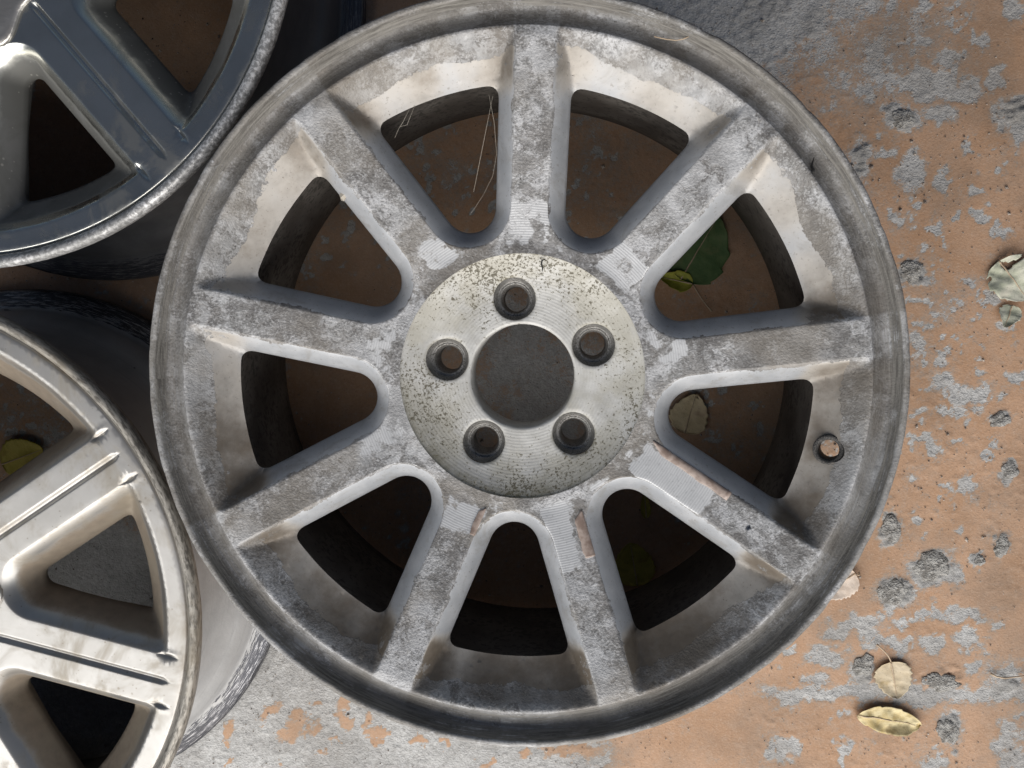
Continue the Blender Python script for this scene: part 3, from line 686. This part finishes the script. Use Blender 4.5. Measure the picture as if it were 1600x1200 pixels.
def make_neighbour(loc, spoke_deg, mats, label):
    N = 8; a = math.pi/N; hw = .0186
    def extra(x, y, r, d):
        # round-bottomed groove down the middle of each spoke, and a short nick where each spoke edge meets the ring
        th = np.arctan2(np.abs(y), x); off = np.abs(r*np.sin(th-a)); g = sstep(.2185, .208, r)*sstep(.074, .080, r)
        wg = .0032*np.clip(g*1.6, .02, 1)
        q = -.0024*g*(.5+.5*np.cos(np.pi*np.clip(off/wg, 0, 1)))**.8
        k = sstep(.2225, .213, r)*sstep(.203, .2105, r); q2 = -.0022*k*np.clip(1-np.abs(d+.0002)/(.0021*np.clip(k*1.4, .05, 1)), 0, 1)
        return q+q2
    S = WheelShape(N, hw, .0890, .0175, .189, .2245, .060, zf_nb, zp_nb, .0260, .008, extra, .0052)
    lines = []
    ca, sa = math.cos(a), math.sin(a)
    for sg in (1, -1):
        for o in (.0006, .0012, .0018, .0024, .0030, .0036, .0043):
            lines.append([(t*ca+o*sa, sg*(t*sa-o*ca)) for t in np.linspace(.073, .221, 64)])
    base = R_(spoke_deg)+a
    V, F, C = assemble(S, base, extra_lines=lines, skirt=.009)
    prof = [(.2245, float(zf_nb(.2245))), (.2256, .1940), (.2262, .1930), (.2268, .1938), (.2278, .1965), (.2295, .1990), (.2318, .2002), (.2340, .1996), (.2355, .1978), (.2360, .195), (.2352, .190), (.232, .186), (.2225, .184), (.2180, .181), (.2172, .165),
            (.2150, .160), (.207, .152), (.200, .142), (.1970, .130), (.1965, .090), (.200, .055), (.209, .043), (.2165, .036), (.2168, .022), (.2200, .0185), (.2335, .0155), (.2362, .0120), (.2365, .0060), (.2345, .0020), (.229, .0012), (.2165, .0012), (.2115, .006), (.2100, .020), (.2090, .036), (.200, .052), (.1920, .068), (.190, .10), (.190, .14), (.190, .155), (.192, .1605)]
    LV, LF = lathe(prof, 32*N, base-a); LF = [f[::-1] for f in LF]; LV = np.array(LV); m = len(prof)-1
    r = np.hypot(LV[:, 0], LV[:, 1]); th = np.arctan2(LV[:, 1], LV[:, 0]); lip = sstep(.227, .23, r)*sstep(.18, .19, LV[:, 2]); LV[:, 2] += lip*(fbm(th*70, r*0, 1, 23, 3)-.5)*.0007
    i = np.arange(len(LF)) % m
    codeL = np.where(i < 10, -1, np.where(i >= 31, -3, -5))
    root = empty('alloy_wheel', loc)
    tag(root, label, 'wheel', 'alloy wheels lying on the floor')
    parts = split_parts([(V, F, C), (LV, LF, codeL)], root, 70)
    def att(Vp):
        x, y = Vp[:, 0], Vp[:, 1]; r = np.hypot(x, y); th = np.arctan2(y, x); loc_ = (th-base+a) % (2*a)-a
        d = S.d(r*np.cos(loc_), r*np.sin(loc_)); drop = zf_nb(r)-Vp[:, 2]
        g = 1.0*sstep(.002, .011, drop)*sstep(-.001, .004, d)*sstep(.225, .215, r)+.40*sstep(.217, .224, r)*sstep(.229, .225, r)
        scuff = sstep(.2262, .2275, r)*.9
        return dict(grime_shade=g, scuff=scuff)
    def attb(Vp):
        r = np.hypot(Vp[:, 0], Vp[:, 1]); return dict(scuff=.85*sstep(.2185, .2215, r)*sstep(.03, .02, Vp[:, 2]))
    part('rim', parts[-1], mats[0], root, att)['label'] = 'rounded worn rim edge around a flat ring'
    part('barrel_outside', parts[-5], mats[1], root, attb)['label'] = 'painted outside of the barrel with a scraped lower flange'
    part('barrel', parts[-3], M['barrel_in'], root)
    part('hub', parts[-2], mats[0], root, att)
    for k in range(N): part('spoke', parts[k], mats[0], root, att)
    # lobed centre cap
    n = 128; Vc = []; Fc = []; rows = [(1.0, -.004), (1.0, .0016), (.985, .0026), (.95, .0030), (.6, .0045), (.3, .005), (.02, .0052)]
    for q, dz in rows:
        for t in range(n):
            an = 2*math.pi*t/n; lob = .5-.5*math.cos(N*(an-R_(spoke_deg))); Rr = (.0745+.0155*lob**1.5)*q
            Vc.append((Rr*math.cos(an), Rr*math.sin(an), .1882+dz))
    for k in range(len(rows)-1):
        for t in range(n): Fc.append((k*n+t, k*n+(t+1) % n, (k+1)*n+(t+1) % n, (k+1)*n+t))
    Fc.append(tuple((len(rows)-1)*n+t for t in range(n)))
    mesh_obj('centre_cap', Vc, Fc, mats[2], root)
    return root
M['dark_chrome'] = chrome_material('dark_polished_chrome', True)
M['silver'] = chrome_material('bright_silver_paint', False)
M['barrel_dark'] = barrel_material('dark_grey_barrel_paint', (.085, .088, .095), (.12, .124, .13), (.30, .30, .30))
M['barrel_light'] = barrel_material('light_grey_barrel_paint', (.38, .38, .38), (.45, .45, .45), (.62, .62, .64))
M['cap'] = simple_metal('silver_cap', (.45, .43, .40), (.55, .53, .50), 40, .3, .8)
make_neighbour((-.381, .309, 0), -48.6, (M['dark_chrome'], M['barrel_dark'], M['cap']), 'dark polished eight-spoke alloy wheel with grooved spokes in the upper left corner')
make_neighbour((-.4600, -.1715, 0), 33.0, (M['silver'], M['barrel_light'], M['cap']), 'bright silver eight-spoke alloy wheel with grooved spokes and yellowed edge, lower left')

# ------------------------------------------------------------------ leaves, mortar lumps, threads and grit
def leaf_material(name, a, b, c, trans=.0):
    s = MT(name); n = s.noise(90, 4, .6); f = s.noise(500, 2, .6)
    col = s.mix(s.ramp(n, .35, .65), a, b); col = s.mix(s.math('MULTIPLY', s.ramp(s.noise(45, 3, .6), .55, .70), .8), col, c)
    col = s.mix(s.math('MULTIPLY', s.ramp(s.attr('vein'), .3, .9), .45), col, c)
    col = s.mix(s.math('MULTIPLY', s.ramp(s.voro(420), .16, .10), .5), col, (.06, .045, .03))
    return s.fin(col, .6, 0, s.bump(s.math('ADD', f, n), .0004, .6), .3)
def leaf(name, label, px, length, width, ang, mat, stem_px=None, shape='round', curl=.15, fold=.0, lift=.001, torn=0, seed=1, teeth=9, crumple=.0015):
    """blade lies on the floor with its base at u=0; ang is the direction base -> tip, degrees anticlockwise"""
    nu, nv = 34, 17; cx, cy = gp(*px, 0.0); V = []; vein = []
    rs = np.random.default_rng(seed); L = length
    for i in range(nu+1):
        u = i/nu
        if shape == 'round': hw = math.sin(math.pi*min(1, max(0, u))**.72)**.62
        elif shape == 'ovate': hw = math.sin(math.pi*u**.62)**.85
        else: hw = math.sin(math.pi*u)**.55
        hw = max(hw, .02)*width/2
        tooth = 1+.13*(((u*teeth) % 1.0)-.5)+.10*(float(vn(np.array([u*6]), np.array([seed*3.3]), 1.0, seed)[0])-.5)
        tooth2 = 1+.13*(((u*teeth+.4) % 1.0)-.5)+.10*(float(vn(np.array([u*6]), np.array([seed*5.1]), 1.0, seed+3)[0])-.5)
        for j in range(nv+1):
            v = j/nv*2-1; y = v*hw*(tooth if v > 0 else tooth2); x = (u-.5)*L
            z = curl*L*(abs(v)**1.8)*.35*(1+.5*math.sin(u*5+seed))+curl*L*.5*(u-.5)**2+fold*v*width*.4
            z += crumple*(float(fbm(np.array([x]), np.array([y]), 90, seed, 3)[0])-.5)*2
            vd = abs(((u*6-abs(v)*1.2) % 1.0)-.5); ve = max(0, 1-abs(v)*9)+.55*max(0, 1-(.5-vd)*14)
            vein.append(min(1, ve)); z += .0005*min(1, ve); V.append([x, y, z])
    V = np.array(V); V[:, 2] -= V[:, 2].min(); F = []; n1 = nv+1
    ix = lambda i, j: i*n1+j
    skip = set()
    if torn:
        for i in range(nu):
            for j in range(nv):
                if vn(np.array([i*.16]), np.array([j*.22]), 1.0, seed+40)[0] > 1-torn: skip.add((i, j))
    top = [(i, j) for i in range(nu) for j in range(nv) if (i, j) not in skip]
    nb_ = len(V); bot = V.copy(); bot[:, 2] -= .00035
    cnt = {}
    for i, j in top:
        q = (ix(i, j), ix(i+1, j), ix(i+1, j+1), ix(i, j+1)); F.append(q); F.append(tuple(nb_+k for k in q[::-1]))
        for e in zip(q, q[1:]+q[:1]): cnt[e] = 1
    for (p, q) in list(cnt):
        if (q, p) not in cnt: F.append((q, p, nb_+p, nb_+q))
    root = empty(name, (cx, cy, lift), R_(ang)); tag(root, label, 'leaf', 'fallen leaves')
    blade = mesh_obj('blade', np.concatenate([V, bot]), F, mat, root, attrs=dict(vein=np.array(vein+vein)))
    mid = [(V[ix(i, nv//2)]+V[ix(i, nv//2+1)])/2+np.array([0, 0, .0002]) for i in range(0, nu, 2)]
    tv, tf = tube(mid, list(np.linspace(.0007, .0002, len(mid)))); mesh_obj('midrib', tv, tf, M['stem'], blade)
    if stem_px:
        sx, sy = gp(*stem_px, 0.0); lx, ly = sx-cx, sy-cy; c, s_ = math.cos(-R_(ang)), math.sin(-R_(ang)); e = (lx*c-ly*s_, lx*s_+ly*c)
        b = mid[0]; pts = []
        for t in np.linspace(0, 1, 12):
            pts.append((b[0]+(e[0]-b[0])*t, b[1]+(e[1]-b[1])*t+.0016*math.sin(t*math.pi), b[2]+(.0012-b[2])*t+.002*math.sin(t*math.pi)))
        tv, tf = tube(pts, list(np.linspace(.0006, .0007, 11))+[.0011]); mesh_obj('stem', tv, tf, M['stem'], root)
    return root
def stem_mat():
    s = MT('dry_stem'); return s.fin(s.mix(s.noise(300, 2), (.42, .30, .20), (.62, .50, .36)), .6)
M['stem'] = stem_mat()
M['leaf_tan'] = leaf_material('dry_tan_leaf', (.56, .46, .31), (.68, .58, .42), (.40, .29, .13))
M['leaf_yellowbrown'] = leaf_material('dry_yellow_brown_leaf', (.55, .43, .20), (.70, .60, .36), (.20, .135, .05))
M['leaf_tan2'] = leaf_material('dry_yellowish_leaf', (.66, .54, .33), (.76, .64, .42), (.50, .36, .24))
M['leaf_pale'] = leaf_material('dry_pale_green_leaf', (.48, .50, .38), (.64, .64, .53), (.56, .53, .44))
M['leaf_pink'] = leaf_material('dry_pinkish_leaf', (.60, .49, .40), (.70, .60, .51), (.45, .33, .25))
M['leaf_green'] = leaf_material('dark_green_leaf', (.085, .15, .06), (.12, .19, .075), (.15, .18, .08))
M['leaf_lime'] = leaf_material('yellow_green_leaf', (.32, .34, .05), (.44, .44, .08), (.24, .22, .04))
M['leaf_yellow'] = leaf_material('dull_yellow_leaf', (.42, .36, .07), (.52, .44, .10), (.30, .22, .05))
leaf('leaf', 'round toothed tan leaf with a long stem, below the wheel on the right', (1396, 1061), .034, .033, -78, M['leaf_tan'], (1369, 1006), 'round', .10, .0, .0002, seed=3, teeth=7, crumple=.0016)
leaf('leaf', 'long curled yellow-brown leaf on the bare cement seam at lower right', (1387, 1123), .057, .025, -8, M['leaf_yellowbrown'], None, 'long', .16, .12, .0002, seed=5, teeth=3, crumple=.005)
leaf('leaf', 'torn crumpled pale green leaf at the right edge', (1582, 438), .042, .040, -52, M['leaf_pale'], None, 'round', .16, .05, .0, .24, 12, 4, .0045)
leaf('leaf', 'small folded pale scrap of leaf just below the torn pale green one', (1572, 494), .020, .017, 250, M['leaf_pale'], None, 'ovate', .3, .3, .001, .05, 17, 5, .003)
leaf('leaf', 'pinkish tan leaf poking out from under the big wheel at right', (1308, 912), .036, .030, 215, M['leaf_pink'], (1341, 893), 'round', .12, 0, .001, seed=8)
leaf('leaf', 'dark green leaf on the floor seen through the right-hand window of the big wheel', (1092, 388), .062, .056, 60, M['leaf_green'], None, 'round', .10, 0, .001, seed=9, teeth=4)
leaf('leaf', 'yellow-green folded leaf with a straight stem, beside the dark green one', (1054, 438), .031, .018, 168, M['leaf_lime'], (1111, 486), 'ovate', .35, .15, .002, seed=11, teeth=3)
leaf('leaf', 'tan leaf with holes inside the big wheel, right of the hub', (1078, 646), .036, .034, 75, M['leaf_tan2'], None, 'round', .12, 0, .001, .10, 21, 6)
leaf('leaf', 'round yellow leaf on the floor inside the silver left-hand wheel', (38, 713), .044, .038, 20, M['leaf_yellow'], None, 'round', .12, 0, .001, seed=24)
leaf('leaf', 'dull yellow leaf in the dark below the hub of the big wheel', (990, 880), .040, .036, 100, M['leaf_yellow'], None, 'round', .12, 0, .001, seed=26)
leaf('leaf', 'narrow upright yellow leaf in the dark lower right window of the big wheel', (1008, 788), .024, .009, 95, M['leaf_yellow'], None, 'ovate', .2, .2, .001, seed=27)
def lump(name, label, px, ax, ay, h, seed, rot=0):
    """knobbly mortar crumb: a noisy dome"""
    nr, na = 12, 34; cx, cy = gp(*px, 0); V = [(0, 0, h)]; F = []
    for i in range(1, nr+1):
        for k in range(na):
            an = 2*math.pi*k/na; q = i/nr; e = 1+.40*(float(fbm(np.array([math.cos(an)*1.5+seed]), np.array([math.sin(an)*1.5]), 1.2, seed, 3)[0])-.5)*2
            x, y = ax*q*e*math.cos(an), ay*q*e*math.sin(an)
            z = h*max(0, 1-q**3.2)*(.55+.9*float(fbm(np.array([x+seed*.1]), np.array([y]), 230, seed, 3, .65)[0])) if i < nr else -.003
            V.append((x, y, z))
    for k in range(na): F.append((0, 1+k, 1+(k+1) % na))
    for i in range(nr-1):
        for k in range(na): F.append((1+i*na+k, 1+(i+1)*na+k, 1+(i+1)*na+(k+1) % na, 1+i*na+(k+1) % na))
    V = [(x, y, z*.75 if z > 0 else z) for x, y, z in V]
    o = mesh_obj(name, V, F, M['mortar'], None, smooth=False, loc=(cx, cy, -.0008)); o.rotation_euler = (0, 0, rot)
    return tag(o, label, 'mortar', 'mortar lumps stuck to the floor')
def mortar_mat():
    s = MT('crumbly_grey_mortar'); n = s.noise(150, 4, .7); f = s.noise(600, 2, .7)
    c = s.mix(s.ramp(n, .36, .62), (.19, .18, .165), (.40, .39, .365)); c = s.mix(s.math('MULTIPLY', s.ramp(f, .5, .7), .5), c, (.48, .475, .46))
    c = s.mix(s.math('MULTIPLY', s.ramp(s.voro(380), .18, .10), .7), c, (.05, .047, .042))
    return s.fin(c, .92, 0, s.bump(s.math('ADD', n, f), .0014, 1.0), .2)
M['mortar'] = mortar_mat()
for lab, px, a, b, h, sd, ro in (
  ('largest crumbly grey mortar lump on the orange paint right of the big wheel', (1458, 886), .0155, .0140, .0036, 1, .2),
  ('brownish square mortar lump left of and below the largest one', (1397, 926), .0135, .0125, .0036, 2, .4),
  ('tall narrow mortar lump close to the lower right of the wheel rim', (1393, 829), .0080, .0130, .0032, 3, .1),
  ('rough grey mortar lump beside the curled leaf at lower right', (1482, 1143), .0100, .0125, .0034, 4, .5),
  ('mortar lump touching the right side of the big wheel rim, highest of those along it', (1424, 424), .0095, .0095, .0030, 5, 0),
  ('grey mortar lump near the upper right of the wheel', (1411, 186), .0095, .0098, .0028, 6, 0),
  ('pointed grey mortar lump on clean orange paint near the right edge', (1562, 656), .0090, .0070, .0028, 7, .3),
  ('round grey mortar spot at the right edge, below the pointed one', (1579, 737), .0070, .0072, .0022, 8, 0),
  ('figure-eight mortar lump at the right edge beside the largest lump', (1565, 854), .0068, .0105, .0028, 9, -.3),
  ('mortar crust right of the round tan leaf', (1470, 1066), .0190, .0085, .0030, 10, -.1),
  ('mortar crust left of the round tan leaf', (1350, 1040), .0090, .0120, .0028, 11, -.5),
  ('small round mortar blob left of the figure-eight lump', (1532, 876), .0052, .0055, .0022, 12, 0)):
    lump('mortar_lump', lab, px, a, b, h, sd, ro)
def thread(name, label, cat, pts, rad, mat):
    tv, tf = tube(pts, rad, 5); o = mesh_obj(name, tv, tf, mat); return tag(o, label, cat)
def dark_mat():
    s = MT('black_fibre'); return s.fin((.015, .014, .013), .6)
M['black'] = dark_mat()
def web_mat():
    s = MT('cobweb_silk'); return s.fin((.55, .5, .42), .5)
M['web'] = web_mat()
def arcpts(pix, z, dz=0):
    out = []
    for i, p in enumerate(pix):
        zz = z[i] if hasattr(z, '__len__') else z
        x, y = gp(*p, zz); out.append((x, y, zz))
    return out
thread('dry_twig', 'thin dry tan twig on bare cement at the right edge', 'twig', arcpts([(1549, 1053), (1556, 1057), (1570, 1060), (1585, 1058), (1612, 1055)], [.0022, .0018, .0024, .003, .002]), [.0012, .0009, .0007, .0007, .0006], M['stem'])
thread('dry_fibre', 'thin tan fibre lying in the rim channel at the top', 'fibre', arcpts([(1022, 57), (1040, 61), (1056, 63), (1068, 61), (1076, 57)], [.2075, .2068, .2060, .2066, .2078]), .00035, M['stem'])
thread('black_hair', 'short black curl lying on the upper edge of the hub dish', 'hair', arcpts([(852, 405), (847, 407), (846, 413), (848, 419), (847, 424)], [.1835, .1825, .1822, .1818, .181]), [.0003, .0006, .0006, .0006, .0003], M['black'])
thread('black_hair', 'short black curl lying on the upper right rim', 'hair', arcpts([(1272, 246), (1270, 252), (1268, 259), (1271, 265), (1270, 271)], [.2065, .207, .2075, .208, .2085]), [.0003, .0005, .0008, .0009, .0008], M['black'])
def web():
    V = []; F = []
    for pix, z in (([(764, 148), (772, 190), (776, 240), (770, 275), (755, 305), (735, 335)], [.188, .180, .172, .168, .165, .168]), ([(640, 170), (630, 190), (622, 203), (617, 215)], [.187, .185, .182, .180]), ([(648, 165), (636, 195), (625, 198)], [.187, .183, .182]), ([(740, 300), (760, 200), (770, 150)], [.166, .175, .187])):
        tv, tf = tube(arcpts(pix, z), .00012, 4); o = len(V); V += tv; F += [tuple(o+i for i in f) for f in tf]
    o = mesh_obj('cobweb', V, F, M['web']); tag(o, 'fine cobweb threads across the upper left window of the big wheel', 'cobweb')
web()
def flake_bit():
    x, y = gp(536, 307, .186); V = []; F = []
    for i in range(9):
        an = 2*math.pi*i/9; V.append((x+.0022*math.cos(an)*(1+.3*math.sin(3*an)), y+.0032*math.sin(an), .1865+.0008*math.sin(2*an)))
    V += [(a, b, c-.0006) for a, b, c in V[:9]]; F = [tuple(range(9)), tuple(range(17, 8, -1))]+[(i, 9+i, 9+(i+1) % 9, (i+1) % 9) for i in range(9)]
    o = mesh_obj('paint_flake', V, F, M['web'], smooth=False); tag(o, 'small pale flake caught on the upper left spoke of the big wheel', 'flake')
flake_bit()
def grit():
    """loose sand and crumbs scattered over the floor"""
    V = []; F = []; r = np.random.default_rng(5)
    base = np.array([(1, 0, 0), (-1, 0, 0), (0, 1, 0), (0, -1, 0), (0, 0, 1), (0, 0, -.6)], float)
    tri = [(0, 2, 4), (2, 1, 4), (1, 3, 4), (3, 0, 4), (2, 0, 5), (1, 2, 5), (3, 1, 5), (0, 3, 5)]
    n = 0
    while n < 5200:
        x, y = r.uniform(-.55, .52), r.uniform(-.42, .38)
        near = math.exp(-((math.hypot(x, y)-.262)/.022)**2)+math.exp(-((math.hypot(x+.46, y+.1715)-.245)/.02)**2)
        if vn(np.array([x]), np.array([y]), 11, 3)[0]+near*.6 < r.uniform(.2, .95): continue
        s = r.uniform(.0003, .0009)*(1+1.3*(r.random() > .94)); P = base*s*r.uniform(.6, 1.3, (6, 1)); a = r.uniform(0, 6.28); c, q = math.cos(a), math.sin(a)
        P = np.stack([P[:, 0]*c-P[:, 1]*q+x, P[:, 0]*q+P[:, 1]*c+y, P[:, 2]*.7+s*.3-.0007], 1); V.extend(P); F.extend(tuple(k+n*6 for k in t) for t in tri); n += 1
    o = mesh_obj('grit', V, F, M['grit'], smooth=False); tag(o, 'loose sand grains and crumbs scattered over the floor', 'grit', kind='stuff')
def grit_mat():
    s = MT('sand_grains'); n = s.noise(180, 1); return s.fin(s.mix(s.ramp(n, .4, .6), (.16, .13, .11), (.50, .44, .38)), .85)
M['grit'] = grit_mat()
grit()
